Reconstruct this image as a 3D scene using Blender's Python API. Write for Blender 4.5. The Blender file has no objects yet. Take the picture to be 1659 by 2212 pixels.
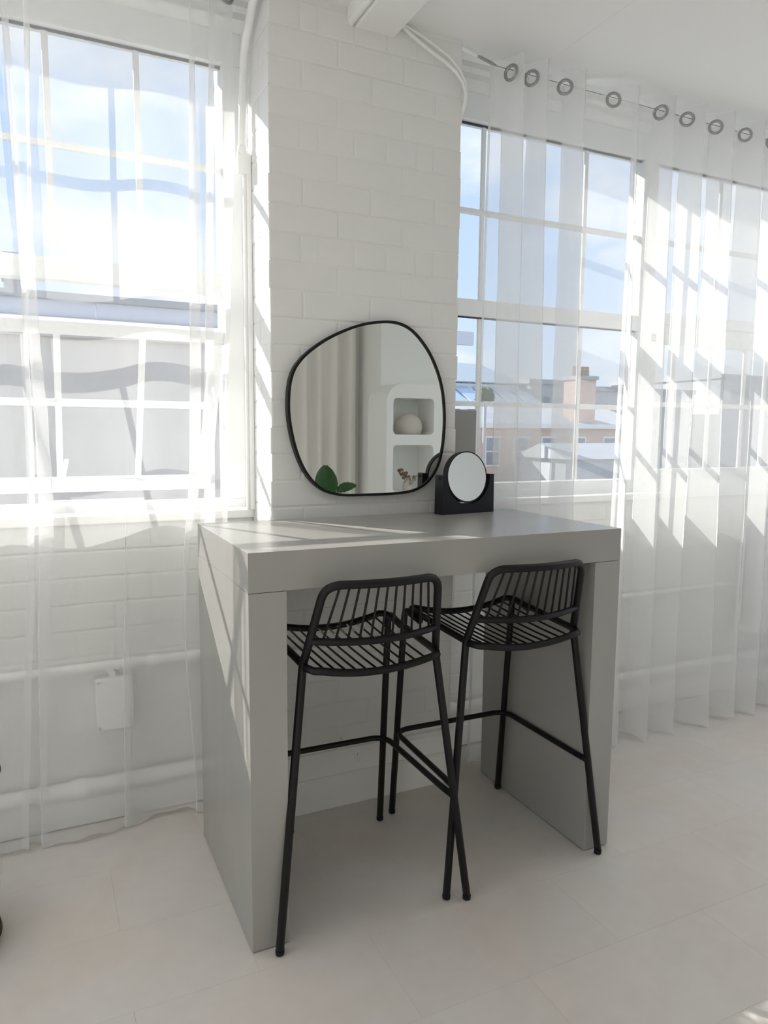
import bpy, bmesh, math, random
from mathutils import Vector, Matrix
random.seed(7)
sc = bpy.context.scene
COL = sc.collection
PI = math.pi

# ------------------------------------------------------------------ camera
cam_d = bpy.data.cameras.new('camera'); cam = bpy.data.objects.new('camera', cam_d); COL.objects.link(cam)
F_PX, YAW, PITCH, ROLL = 1565.96, -0.4478, -0.1142, 0.0088
cam_d.sensor_fit = 'HORIZONTAL'; cam_d.sensor_width = 36.0; cam_d.lens = F_PX / 1659 * 36.0
cam_d.clip_start = 0.02; cam_d.clip_end = 500
cy, sy, cp, sp, cr, sr = math.cos(YAW), math.sin(YAW), math.cos(PITCH), math.sin(PITCH), math.cos(ROLL), math.sin(ROLL)
fwd = Vector((-sy * cp, cy * cp, sp)); rt = Vector((cy, sy, 0)); up = rt.cross(fwd)
R2 = rt * cr + up * sr; U2 = -rt * sr + up * cr
m = Matrix.Identity(4)
for i in range(3):
    m[i][0] = R2[i]; m[i][1] = U2[i]; m[i][2] = -fwd[i]
m.translation = Vector((-0.453, -1.703, 1.3523))
cam.matrix_world = m
sc.camera = cam

# ------------------------------------------------------------------ colour management
sc.view_settings.view_transform = 'Standard'; sc.view_settings.look = 'None'
sc.view_settings.gamma = 1.0; sc.view_settings.use_curve_mapping = False
sc.view_settings.exposure = 1.35
sc.cycles.max_bounces = 14; sc.cycles.diffuse_bounces = 12; sc.cycles.glossy_bounces = 6
sc.cycles.transmission_bounces = 8; sc.cycles.transparent_max_bounces = 40
sc.cycles.sample_clamp_indirect = 6.0
sc.cycles.caustics_reflective = False; sc.cycles.caustics_refractive = False

# ------------------------------------------------------------------ sky
SKY_STRENGTH = 0.50
w = bpy.data.worlds.new('sky'); sc.world = w; w.use_nodes = True
nt = w.node_tree; nt.nodes.clear()
def N(nt, t, **k):
    n = nt.nodes.new(t)
    for a, b in k.items():
        if a == 'inp':
            for i, v in b.items(): n.inputs[i].default_value = v
        else: setattr(n, a, b)
    return n
tc = N(nt, 'ShaderNodeTexCoord')
mp = N(nt, 'ShaderNodeMapping', inp={'Scale': (1.0, 1.0, 2.2), 'Location': (0.3, 0.0, 0.15)})
nz = N(nt, 'ShaderNodeTexNoise', inp={'Scale': 3.2, 'Detail': 7.0, 'Roughness': 0.55})
cr_ = N(nt, 'ShaderNodeValToRGB')
cr_.color_ramp.elements[0].position = 0.46; cr_.color_ramp.elements[0].color = (0, 0, 0, 1)
cr_.color_ramp.elements[1].position = 0.66; cr_.color_ramp.elements[1].color = (1, 1, 1, 1)
sx = N(nt, 'ShaderNodeSeparateXYZ')
hz = N(nt, 'ShaderNodeValToRGB')
e = hz.color_ramp.elements
e[0].position = 0.0; e[0].color = (0.66, 0.74, 0.84, 1)
e[1].position = 0.55; e[1].color = (0.42, 0.55, 0.82, 1)
e2 = e.new(0.18); e2.color = (0.52, 0.65, 0.87, 1)
mx = N(nt, 'ShaderNodeMix', data_type='RGBA'); mx.inputs[7].default_value = (0.86, 0.88, 0.92, 1)
bg = N(nt, 'ShaderNodeBackground', inp={'Strength': SKY_STRENGTH}); wo = N(nt, 'ShaderNodeOutputWorld')
L = nt.links.new
L(tc.outputs['Generated'], mp.inputs[0]); L(mp.outputs[0], nz.inputs[0]); L(nz.outputs[0], cr_.inputs[0])
L(tc.outputs['Generated'], sx.inputs[0]); L(sx.outputs[2], hz.inputs[0])
L(cr_.outputs[0], mx.inputs[0]); L(hz.outputs[0], mx.inputs[6]); L(mx.outputs[2], bg.inputs[0]); L(bg.outputs[0], wo.inputs[0])

# ------------------------------------------------------------------ sun (from outside, left and high)
SUN = 3.7
sd = bpy.data.lights.new('sun', 'SUN'); sd.energy = SUN; sd.angle = math.radians(0.53); sd.color = (1.0, 0.95, 0.88)
so = bpy.data.objects.new('sun', sd); COL.objects.link(so)
SDIR = Vector((0.669, -1.0, -0.703)).normalized()
so.rotation_euler = SDIR.to_track_quat('-Z', 'Y').to_euler(); so.location = (-6, 9, 8)

# ------------------------------------------------------------------ materials
def mat(name, color, rough=0.6, metal=0.0, bump=0.0, bscale=40.0, var=0.0, vscale=3.0, spec=0.5, rot=None, detail=4.0):
    m = bpy.data.materials.new(name); m.use_nodes = True
    t = m.node_tree; b = t.nodes['Principled BSDF']
    b.inputs['Base Color'].default_value = (*color, 1); b.inputs['Roughness'].default_value = rough
    b.inputs['Metallic'].default_value = metal; b.inputs['Specular IOR Level'].default_value = spec
    tcn = N(t, 'ShaderNodeTexCoord')
    if var > 0:
        n = N(t, 'ShaderNodeTexNoise', inp={'Scale': vscale, 'Detail': detail, 'Roughness': 0.6})
        r = N(t, 'ShaderNodeMapRange', inp={1: 0.3, 2: 0.7, 3: 1 - var, 4: 1 + var})
        h = N(t, 'ShaderNodeHueSaturation'); h.inputs['Color'].default_value = (*color, 1)
        t.links.new(tcn.outputs['Object'], n.inputs[0]); t.links.new(n.outputs[0], r.inputs[0])
        t.links.new(r.outputs[0], h.inputs['Value']); t.links.new(h.outputs[0], b.inputs['Base Color'])
    if bump > 0:
        n = N(t, 'ShaderNodeTexNoise', inp={'Scale': bscale, 'Detail': 4.0})
        u = N(t, 'ShaderNodeBump', inp={'Strength': bump, 'Distance': 0.004})
        t.links.new(tcn.outputs['Object'], n.inputs[0]); t.links.new(n.outputs[0], u.inputs['Height'])
        t.links.new(u.outputs[0], b.inputs['Normal'])
    return m
M = {}
M['paint'] = mat('painted_plaster', (0.87, 0.868, 0.85), 0.6, bump=0.25, bscale=14)
M['brickpaint'] = mat('painted_brick', (0.77, 0.768, 0.752), 0.5, bump=0.5, bscale=28, var=0.02)
M['ceiling'] = mat('ceiling_paint', (0.88, 0.88, 0.87), 0.7, bump=0.1, bscale=6)
M['pipe'] = mat('painted_pipe', (0.90, 0.90, 0.89), 0.4, bump=0.2, bscale=30)
M['upvc'] = mat('white_window_frame', (0.86, 0.87, 0.87), 0.35)
M['gasket'] = mat('dark_window_gasket', (0.05, 0.05, 0.07), 0.6)
M['metal'] = mat('brushed_steel', (0.42, 0.42, 0.42), 0.35, metal=0.9)
M['wire'] = mat('steel_wire', (0.30, 0.30, 0.30), 0.4, metal=0.7)
M['black'] = mat('black_powder_coat', (0.0055, 0.0055, 0.006), 0.42, bump=0.05, bscale=300, spec=0.3)
M['blackmatt'] = mat('matt_black', (0.008, 0.008, 0.010), 0.5, spec=0.3)
M['mirror'] = mat('mirror_glass', (0.86, 0.88, 0.86), 0.0, metal=1.0)
M['cream'] = mat('cream_cloth', (0.80, 0.775, 0.74), 0.9, bump=0.1, bscale=200)
M['plasterwhite'] = mat('smooth_white_plaster', (0.86, 0.87, 0.85), 0.7, bump=0.1, bscale=10)
M['vase'] = mat('stoneware', (0.62, 0.58, 0.52), 0.8)
M['leaf'] = mat('green_leaf', (0.025, 0.085, 0.018), 0.35, var=0.25, vscale=12)
M['dry'] = mat('dried_leaf', (0.22, 0.12, 0.085), 0.8, var=0.3, vscale=30)
M['drypale'] = mat('dried_leaf_pale', (0.38, 0.33, 0.26), 0.8, var=0.2, vscale=30)
M['soil'] = mat('soil', (0.04, 0.03, 0.02), 0.95)
M['render'] = mat('pale_render', (0.60, 0.565, 0.54), 0.8, var=0.08, vscale=0.6)
M['fascia'] = mat('pale_metal_fascia', (0.72, 0.76, 0.84), 0.5)
M['coping'] = mat('grey_coping', (0.42, 0.44, 0.46), 0.7)
M['extbrick'] = mat('orange_brick', (0.66, 0.47, 0.39), 0.85, var=0.12, vscale=3)  # brick paled: distance haze is put into the colour
M['slate'] = mat('slate_roof', (0.46, 0.48, 0.51), 0.7, var=0.1, vscale=2)  # lightened too, the base colour carries the outdoor haze
M['ribroof'] = mat('ribbed_roof', (0.36, 0.42, 0.48), 0.5)
M['flatroof'] = mat('pale_flat_roof', (0.50, 0.50, 0.50), 0.8, var=0.1, vscale=0.5)
M['darkglass'] = mat('dark_pane', (0.22, 0.26, 0.30), 0.1)
M['skylight'] = mat('skylight_pane', (0.45, 0.58, 0.70), 0.15)
M['pot'] = mat('clay_pot', (0.45, 0.30, 0.22), 0.8)
M['tree'] = mat('distant_foliage', (0.10, 0.13, 0.09), 0.9, var=0.3, vscale=2)
M['tarmac'] = mat('ground_asphalt', (0.22, 0.22, 0.22), 0.9)
M['graypanel'] = mat('grey_grille', (0.30, 0.295, 0.285), 0.6, metal=0.3, bump=0.3, bscale=400)

def stone_mat(name, c1, c2, rough, vs, streak=(1, 1, 1), bump=0.15, mottle=0.5, pertile=False, warm=None):
    m = bpy.data.materials.new(name); m.use_nodes = True; t = m.node_tree; b = t.nodes['Principled BSDF']
    tcn = N(t, 'ShaderNodeTexCoord'); geo = N(t, 'ShaderNodeNewGeometry')
    mpn = N(t, 'ShaderNodeMapping', inp={'Scale': streak}); t.links.new(geo.outputs['Position'], mpn.inputs[0])
    n1 = N(t, 'ShaderNodeTexNoise', inp={'Scale': vs, 'Detail': 4.0, 'Roughness': 0.55, 'Distortion': 0.0})
    n2 = N(t, 'ShaderNodeTexNoise', inp={'Scale': vs * 6, 'Detail': 2.5, 'Roughness': 0.5})
    n3 = N(t, 'ShaderNodeTexNoise', inp={'Scale': vs * 60, 'Detail': 3.0})
    for n in (n1, n2, n3): t.links.new(mpn.outputs[0], n.inputs[0])
    a = N(t, 'ShaderNodeMath', operation='MULTIPLY_ADD', inp={1: mottle, 2: 0.5 - 0.5 * mottle})
    t.links.new(n2.outputs[0], a.inputs[0])
    s = N(t, 'ShaderNodeMath', operation='ADD'); t.links.new(n1.outputs[0], s.inputs[0]); t.links.new(a.outputs[0], s.inputs[1])
    mr = N(t, 'ShaderNodeMapRange', inp={1: 0.6, 2: 1.4}); t.links.new(s.outputs[0], mr.inputs[0])
    mix = N(t, 'ShaderNodeMix', data_type='RGBA'); mix.inputs[6].default_value = (*c1, 1); mix.inputs[7].default_value = (*c2, 1)
    t.links.new(mr.outputs[0], mix.inputs[0])
    out = mix.outputs[2]
    if warm:
        n4 = N(t, 'ShaderNodeTexNoise', inp={'Scale': 2.2, 'Detail': 3.0}); t.links.new(geo.outputs['Position'], n4.inputs[0])
        m4 = N(t, 'ShaderNodeMapRange', inp={1: 0.4, 2: 0.65}); t.links.new(n4.outputs[0], m4.inputs[0])
        mw = N(t, 'ShaderNodeMix', data_type='RGBA', blend_type='MULTIPLY'); mw.inputs[7].default_value = (*warm, 1)
        t.links.new(m4.outputs[0], mw.inputs[0]); t.links.new(out, mw.inputs[6]); out = mw.outputs[2]
    if pertile:
        oi = N(t, 'ShaderNodeObjectInfo'); m5 = N(t, 'ShaderNodeMapRange', inp={3: 0.985, 4: 1.015}); t.links.new(oi.outputs['Random'], m5.inputs[0])
        h = N(t, 'ShaderNodeHueSaturation'); t.links.new(out, h.inputs['Color']); t.links.new(m5.outputs[0], h.inputs['Value']); out = h.outputs[0]
    t.links.new(out, b.inputs['Base Color'])
    b.inputs['Roughness'].default_value = rough
    
    if bump > 0:
        u = N(t, 'ShaderNodeBump', inp={'Strength': bump, 'Distance': 0.002}); t.links.new(n2.outputs[0], u.inputs['Height']); t.links.new(u.outputs[0], b.inputs['Normal'])
    return m
M['concrete'] = stone_mat('grey_concrete_laminate', (0.310, 0.302, 0.282), (0.395, 0.387, 0.366), 0.27, 1.6, (1, 1, 0.6), 0.0, mottle=0.2)
M['floor'] = stone_mat('pale_vinyl_floor', (0.61, 0.58, 0.553), (0.69, 0.667, 0.64), 0.55, 3.0, bump=0.2, mottle=0.55, pertile=True, warm=(1.0, 0.955, 0.92))

def glass_mat():
    m = bpy.data.materials.new('window_glass'); m.use_nodes = True; t = m.node_tree; t.nodes.clear()
    tr = N(t, 'ShaderNodeBsdfTransparent'); tr.inputs[0].default_value = (0.97, 0.985, 0.98, 1)
    gl = N(t, 'ShaderNodeBsdfGlossy', inp={'Roughness': 0.0}); fr = N(t, 'ShaderNodeFresnel', inp={'IOR': 1.35})
    mx = N(t, 'ShaderNodeMixShader'); o = N(t, 'ShaderNodeOutputMaterial')
    ge = N(t, 'ShaderNodeNewGeometry'); fb = N(t, 'ShaderNodeMath', operation='SUBTRACT', inp={0: 1.0}); t.links.new(ge.outputs['Backfacing'], fb.inputs[1])
    fm = N(t, 'ShaderNodeMath', operation='MULTIPLY'); t.links.new(fr.outputs[0], fm.inputs[0]); t.links.new(fb.outputs[0], fm.inputs[1])
    t.links.new(fm.outputs[0], mx.inputs[0]); t.links.new(tr.outputs[0], mx.inputs[1]); t.links.new(gl.outputs[0], mx.inputs[2]); t.links.new(mx.outputs[0], o.inputs[0])
    return m
M['glass'] = glass_mat()
def sheer_mat(name, T):
    # thin voile: the share that passes straight through falls with the slant of the threads
    m = bpy.data.materials.new(name); m.use_nodes = True; t = m.node_tree; t.nodes.clear()
    lw = N(t, 'ShaderNodeLayerWeight', inp={'Blend': 0.5})
    c = N(t, 'ShaderNodeMath', operation='SUBTRACT', inp={0: 1.0}); t.links.new(lw.outputs['Facing'], c.inputs[1])
    mxn = N(t, 'ShaderNodeMath', operation='MAXIMUM', inp={1: 0.12}); t.links.new(c.outputs[0], mxn.inputs[0])
    iv = N(t, 'ShaderNodeMath', operation='DIVIDE', inp={0: 1.0}); t.links.new(mxn.outputs[0], iv.inputs[1])
    pw = N(t, 'ShaderNodeMath', operation='POWER', inp={0: T}); t.links.new(iv.outputs[0], pw.inputs[1])
    tr = N(t, 'ShaderNodeBsdfTransparent'); tr.inputs[0].default_value = (1, 1, 1, 1)
    tl = N(t, 'ShaderNodeBsdfTranslucent'); tl.inputs[0].default_value = (0.93, 0.93, 0.93, 1)
    df = N(t, 'ShaderNodeBsdfDiffuse'); df.inputs[0].default_value = (0.93, 0.93, 0.93, 1)
    m1 = N(t, 'ShaderNodeMixShader', inp={0: 0.36}); m2 = N(t, 'ShaderNodeMixShader'); o = N(t, 'ShaderNodeOutputMaterial')
    t.links.new(df.outputs[0], m1.inputs[1]); t.links.new(tl.outputs[0], m1.inputs[2])
    t.links.new(pw.outputs[0], m2.inputs[0]); t.links.new(m1.outputs[0], m2.inputs[1]); t.links.new(tr.outputs[0], m2.inputs[2]); t.links.new(m2.outputs[0], o.inputs[0])
    return m
M['sheer'] = sheer_mat('white_voile', 0.71)

# ------------------------------------------------------------------ helpers
def obj(name, bm, material, parent=None, smooth=False, recalc=True):
    if recalc: bmesh.ops.recalc_face_normals(bm, faces=bm.faces[:])
    me = bpy.data.meshes.new(name); bm.to_mesh(me); bm.free()
    if smooth:
        for p in me.polygons: p.use_smooth = True
    if material is not None: me.materials.append(M[material] if isinstance(material, str) else material)
    o = bpy.data.objects.new(name, me); COL.objects.link(o)
    if parent is not None:
        o.parent = parent; o.matrix_parent_inverse = parent.matrix_world.inverted() if False else Matrix.Identity(4)
    return o
def autosmooth(o, ang=35):
    me = o.data
    for p in me.polygons: p.use_smooth = True
    try: me.set_sharp_from_angle(angle=math.radians(ang))
    except Exception: pass
    return o
def thing(name, label, cat, loc=(0, 0, 0), rotz=0.0, group=None):
    o = bpy.data.objects.new(name, None); COL.objects.link(o); o.location = loc; o.rotation_euler = (0, 0, rotz)
    o.empty_display_size = 0.1
    o['label'] = label; o['category'] = cat
    if group: o['group'] = group
    return o
def tag(o, label, cat, group=None):
    o['label'] = label; o['category'] = cat
    if group: o['group'] = group
    return o
def box(bm, x0, x1, y0, y1, z0, z1, bev=0.0):
    vs = [bm.verts.new((x, y, z)) for x in (x0, x1) for y in (y0, y1) for z in (z0, z1)]
    idx = [(0, 1, 3, 2), (4, 6, 7, 5), (0, 4, 5, 1), (2, 3, 7, 6), (0, 2, 6, 4), (1, 5, 7, 3)]
    fs = [bm.faces.new([vs[i] for i in f]) for f in idx]
    if bev > 0:
        es = list({e for f in fs for e in f.edges})
        bmesh.ops.bevel(bm, geom=es, offset=bev, segments=2, affect='EDGES', profile=0.5)
    return vs
def bxo(name, x0, x1, y0, y1, z0, z1, material, parent=None, bev=0.0):
    bm = bmesh.new(); box(bm, x0, x1, y0, y1, z0, z1, bev); return obj(name, bm, material, parent)
def fillet(pts, rads, seg=6):
    pts = [Vector(p) for p in pts]; out = [pts[0]]
    for i in range(1, len(pts) - 1):
        r = rads[i - 1] if isinstance(rads, (list, tuple)) else rads
        a, b, c = pts[i - 1], pts[i], pts[i + 1]
        d1 = (a - b).normalized(); d2 = (c - b).normalized(); ang = d1.angle(d2)
        if r <= 0 or ang > PI - 0.02: out.append(b); continue
        t = min(r / math.tan(ang / 2), (a - b).length * 0.49, (c - b).length * 0.49)
        p1 = b + d1 * t; p2 = b + d2 * t
        for k in range(seg + 1):
            s = k / seg; out.append(p1 * (1 - s) ** 2 + b * 2 * s * (1 - s) + p2 * s * s)
    out.append(pts[-1]); return out
def tube(bm, pts, r, n=10, closed=False, cap=True, rend=None):
    pts = [Vector(p) for p in pts]; N_ = len(pts)
    tang = []
    for i in range(N_):
        a = pts[(i - 1) % N_] if (closed or i > 0) else pts[i]; b = pts[(i + 1) % N_] if (closed or i < N_ - 1) else pts[i]
        tang.append((b - a).normalized())
    nrm = tang[0].orthogonal().normalized(); rings = []
    for i in range(N_):
        t = tang[i]; nrm = (nrm - t * nrm.dot(t)).normalized(); bi = t.cross(nrm)
        rr = r[i] if isinstance(r, (list, tuple)) else r
        rings.append([bm.verts.new(pts[i] + (nrm * math.cos(2 * PI * k / n) + bi * math.sin(2 * PI * k / n)) * rr) for k in range(n)])
    for i in range(N_ if closed else N_ - 1):
        A, B = rings[i], rings[(i + 1) % N_]; off = 0
        if closed and i == N_ - 1:
            off = min(range(n), key=lambda s: (A[0].co - B[s].co).length)
        for k in range(n):
            bm.faces.new((A[k], A[(k + 1) % n], B[(k + 1 + off) % n], B[(k + off) % n]))
    if not closed and cap:
        for ring, t, sgn in ((rings[0], tang[0], -1), (rings[-1], tang[-1], 1)):
            c = sum((v.co for v in ring), Vector()) / n; rad = (ring[0].co - c).length
            mid = [bm.verts.new(c + (v.co - c) * 0.75 + t * sgn * rad * 0.4) for v in ring]
            for k in range(n): bm.faces.new((ring[k], ring[(k + 1) % n], mid[(k + 1) % n], mid[k]))
            bm.faces.new(mid)
def tubeo(name, pts, r, material, parent=None, n=10, closed=False):
    bm = bmesh.new(); tube(bm, pts, r, n, closed); o = obj(name, bm, material, parent); return autosmooth(o, 50)
def lathe(bm, prof, n=32, center=(0, 0)):
    rings = []
    for r, z in prof:
        rings.append([bm.verts.new((center[0] + r * math.cos(2 * PI * k / n), center[1] + r * math.sin(2 * PI * k / n), z)) for k in range(n)])
    for a, b in zip(rings, rings[1:]):
        for k in range(n): bm.faces.new((a[k], a[(k + 1) % n], b[(k + 1) % n], b[k]))
    bm.faces.new(rings[0][::-1]); bm.faces.new(rings[-1])
def lerp(a, b, t): return a + (b - a) * t
def interp(tab, z):
    # tab: list of (z, values...) sorted by descending z
    if z >= tab[0][0]: return tab[0][1:]
    for a, b in zip(tab, tab[1:]):
        if z >= b[0]:
            t = (a[0] - z) / (a[0] - b[0]); t = t * t * (3 - 2 * t) * 0.5 + t * 0.5
            return tuple(lerp(u, v, t) for u, v in zip(a[1:], b[1:]))
    return tab[-1][1:]
def catmull(P, k):
    out = []; n = len(P)
    for i in range(n - 1):
        p0, p1, p2, p3 = P[max(i - 1, 0)], P[i], P[i + 1], P[min(i + 2, n - 1)]
        for s in range(k):
            t = s / k
            out.append(tuple(0.5 * ((2 * p1[j]) + (-p0[j] + p2[j]) * t + (2 * p0[j] - 5 * p1[j] + 4 * p2[j] - p3[j]) * t * t + (-p0[j] + 3 * p1[j] - 3 * p2[j] + p3[j]) * t ** 3) for j in range(2)))
    out.append(tuple(P[-1])); return out
def extrude_profile(bm, poly, y0, y1, axis='y'):
    def P(a, b, c): return {'y': (a, c, b), 'x': (c, a, b), 'z': (a, b, c)}[axis]
    A = [bm.verts.new(P(a, b, y0)) for a, b in poly]; B = [bm.verts.new(P(a, b, y1)) for a, b in poly]
    n = len(poly)
    for i in range(n): bm.faces.new((A[i], A[(i + 1) % n], B[(i + 1) % n], B[i]))
    bm.faces.new(A[::-1]); bm.faces.new(B)

# dimensions shared by the room
CEIL = 2.71; FACE = 0.86; WIN = 0.97; GL = 1.0
PX0, PX1, PY = 0.2525, 0.960, 0.63          # brick pier
RX0, RX1, RYB = -3.2, 4.6, -2.95
SILL = 1.06

# ================================================================== STRUCTURE
def struct(o, nm=None):
    o['kind'] = 'structure'; return o

# ---- floor with vinyl tiles
fl = struct(bxo('floor', RX0, RX1, RYB - 0.1, 1.2, -0.2, -0.004, 'floor'))
bm = bmesh.new(); g = 0.00012; h_ = 0.0003
vs = [bm.verts.new(v) for v in [(-.3 + g, -.15 + g, -.005), (.3 - g, -.15 + g, -.005), (.3 - g, .15 - g, -.005), (-.3 + g, .15 - g, -.005)]]
v2 = [bm.verts.new(v) for v in [(-.3 + g, -.15 + g, -h_), (.3 - g, -.15 + g, -h_), (.3 - g, .15 - g, -h_), (-.3 + g, .15 - g, -h_)]]
g3 = g + h_
v3 = [bm.verts.new(v) for v in [(-.3 + g3, -.15 + g3, 0), (.3 - g3, -.15 + g3, 0), (.3 - g3, .15 - g3, 0), (-.3 + g3, .15 - g3, 0)]]
for a, b in ((vs, v2), (v2, v3)):
    for i in range(4): bm.faces.new((a[i], a[(i + 1) % 4], b[(i + 1) % 4], b[i]))
bm.faces.new(v3)
tile0 = obj('tile', bm, 'floor', fl); first = True
for j in range(-9, 4):
    yc = -0.365 + 0.3 * j + 0.15
    for i in range(-7, 8):
        xc = 0.60 * i + (0.30 if j < 0 else 0.0) + 0.6 * 0
        xc += 0.30 if j % 2 == 0 and j < 0 else 0
        xc = 0.60 * i + (0.30 if (j % 2) else 0.0) + 0.0
        # seam columns: odd rows at .60 k, even rows at .90 + .60 k
        if not (RX0 - 0.3 < xc < RX1 + 0.3) or yc > 1.0: continue
        if first: t = tile0; first = False
        else: t = tile0.copy(); COL.objects.link(t)
        t.location = (xc, yc, 0)

# ---- ceiling (ends short of the windows, stepped soffit beyond)
ce = struct(bxo('ceiling', RX0, RX1, RYB - 0.1, 0.685, CEIL + 0.012, CEIL + 0.25, 'ceiling'))
for i, (xa, xb) in enumerate(((-3.2, -2.02), (-2.02, -0.8), (-0.8, 1.32), (1.32, 2.54), (2.54, 3.76), (3.76, 4.6))):
    for (ya, yb) in ((RYB - 0.05, -0.9), (-0.9, 0.685)):
        bxo('ceiling_panel', xa + 0.0003, xb - 0.0003, ya + 0.0003, yb - 0.0003, CEIL, CEIL + 0.012, 'ceiling', ce, 0.0004)
bxo('soffit', RX0, RX1, 0.685, 0.90, 2.80, 2.96, 'ceiling', ce)
bm = bmesh.new(); extrude_profile(bm, [(0.845, 2.745), (0.865, 2.735), (0.87, 2.715), (0.99, 2.722), (0.99, 2.90), (0.845, 2.90)], RX0, RX1, 'x')
o = struct(obj('wall_far_lintel', bm, 'brickpaint')); o.name = 'trim_1'
bm = bmesh.new(); extrude_profile(bm, [(0.69, 2.80), (0.845, 2.80), (0.845, 2.765), (0.80, 2.762), (0.795, 2.775), (0.69, 2.775)], RX0, RX1, 'x')
o = struct(obj('trim_2', bm, 'ceiling'))

# ---- far wall (below and above windows)
wf = struct(bxo('wall_far', RX0 - 0.1, RX1 + 0.1, FACE + 0.0028, 1.28, -4.0, SILL - 0.03, 'brickpaint'))
bxo('wall_upper', RX0 - 0.1, RX1 + 0.1, 0.99, 1.28, 2.74, 3.3, 'brickpaint', wf)
bxo('wall_pillar', PX1, 1.10, 0.90, 1.28, SILL - 0.03, 2.75, 'brickpaint', wf)
bxo('window_ledge', RX0, PX0, 0.845, 0.985, SILL - 0.03, SILL, 'paint', wf, 0.004)
bxo('window_ledge', PX1, RX1, 0.845, 0.985, SILL - 0.03, SILL, 'paint', wf, 0.004)
bxo('window_ledge', RX0, RX1, 0.985, 1.36, SILL - 0.09, SILL - 0.035, 'upvc', wf, 0.004)

# ---- bricks
def brick_mesh(L_, H_, D=0.012, c=0.005):
    bm = bmesh.new(); a, b = L_ / 2, H_ / 2
    base = [bm.verts.new((x, D, z)) for x, z in ((-a, -b), (a, -b), (a, b), (-a, b))]
    mid = [bm.verts.new((x, 0.0017, z)) for x, z in ((-a, -b), (a, -b), (a, b), (-a, b))]
    top = [bm.verts.new((x + random.uniform(-.0006, .0006), 0, z + random.uniform(-.0006, .0006))) for x, z in ((-a + c, -b + c), (a - c, -b + c), (a - c, b - c), (-a + c, b - c))]
    for p, q in ((base, mid), (mid, top)):
        for i in range(4): bm.faces.new((p[i], p[(i + 1) % 4], q[(i + 1) % 4], q[i]))
    bm.faces.new(top)
    bmesh.ops.recalc_face_normals(bm, faces=bm.faces[:])
    me = bpy.data.meshes.new('brick'); bm.to_mesh(me); bm.free(); me.materials.append(M['brickpaint']); return me
_bm = {}
def brick(xc, yc, zc, L_, H_, rotz, parent):
    k = (round(L_, 3), round(H_, 3))
    if k not in _bm: _bm[k] = brick_mesh(*k)
    o = bpy.data.objects.new('brick', _bm[k]); COL.objects.link(o); o.parent = parent
    o.location = (xc, yc, zc); o.rotation_euler = (random.uniform(-.004, .004), random.uniform(-.004, .004), rotz + random.uniform(-.003, .003)); return o
JT = 0.0035
pier = struct(bxo('wall_pier', PX0 + 0.0022, PX1 - 0.004, PY + 0.0022, 1.28, 0.0, 3.0, 'brickpaint'))
bxo('pier_outside', PX0 - 0.02, 1.12, 1.06, 1.29, -4.0, 3.3, 'brickpaint', pier)
PITCHZ = 0.0893
rows = {'A': [PX0, .489, .729, PX1], 'B': [PX0, .364, .609, .854, PX1], 'H': [PX0, .357, .420, .548, .667, .783, .850, PX1]}
cyc = 'ABAH'
z = 2.248 + PITCHZ * 6; k = 2
z = 2.248; k0 = 0   # the course whose top is 2.248 is of type A
for n in range(-6, 26):
    zt = 2.248 - n * PITCHZ; zb = zt - PITCHZ
    if zb > CEIL + 0.03 or zt < 0.11: continue
    ty = cyc[n % 4]; js = rows[ty]
    for i in range(len(js) - 1):
        a = js[i] + (0 if i == 0 else JT / 2); b = js[i + 1] - (0 if i == len(js) - 2 else JT / 2)
        if i == 0: a += random.uniform(-.003, .002)
        if i == len(js) - 2: b += random.uniform(-.003, .003)
        if zt > CEIL: continue
        brick((a + b) / 2, PY + random.uniform(-.0008, .0008), (zt + zb) / 2, round(b - a, 3), PITCHZ - JT, 0, pier)
    ys = {'A': [PY, .745, .97], 'B': [PY, .865, .97], 'H': [PY, .865, .97]}[ty]
    for i in range(2):
        a, b = ys[i] + (0.001 if i == 0 else JT / 2), ys[i + 1] - JT / 2
        if zt > CEIL: continue
        brick(PX0 + random.uniform(-.0008, .0008), (a + b) / 2, (zt + zb) / 2, round(b - a, 3), PITCHZ - JT, -PI / 2, pier)
for n in range(2, 12):
    zt = 1.03 - (n - 2) * PITCHZ; zb = zt - PITCHZ
    if zt < 0.24: continue
    off = 0.12 if n % 2 else 0.0
    for seg0, seg1 in ((-1.55, PX0), (PX1, 3.35)):
        x = seg0 - off if seg0 < 0 else seg0 - off
        while x < seg1 - 0.02:
            a, b = max(x, seg0) + JT / 2, min(x + 0.24, seg1) - JT / 2
            if b - a > 0.03: brick((a + b) / 2, FACE + random.uniform(-.001, .001), (zt + zb) / 2, round(b - a, 3), PITCHZ - JT, 0, wf)
            x += 0.24

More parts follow.
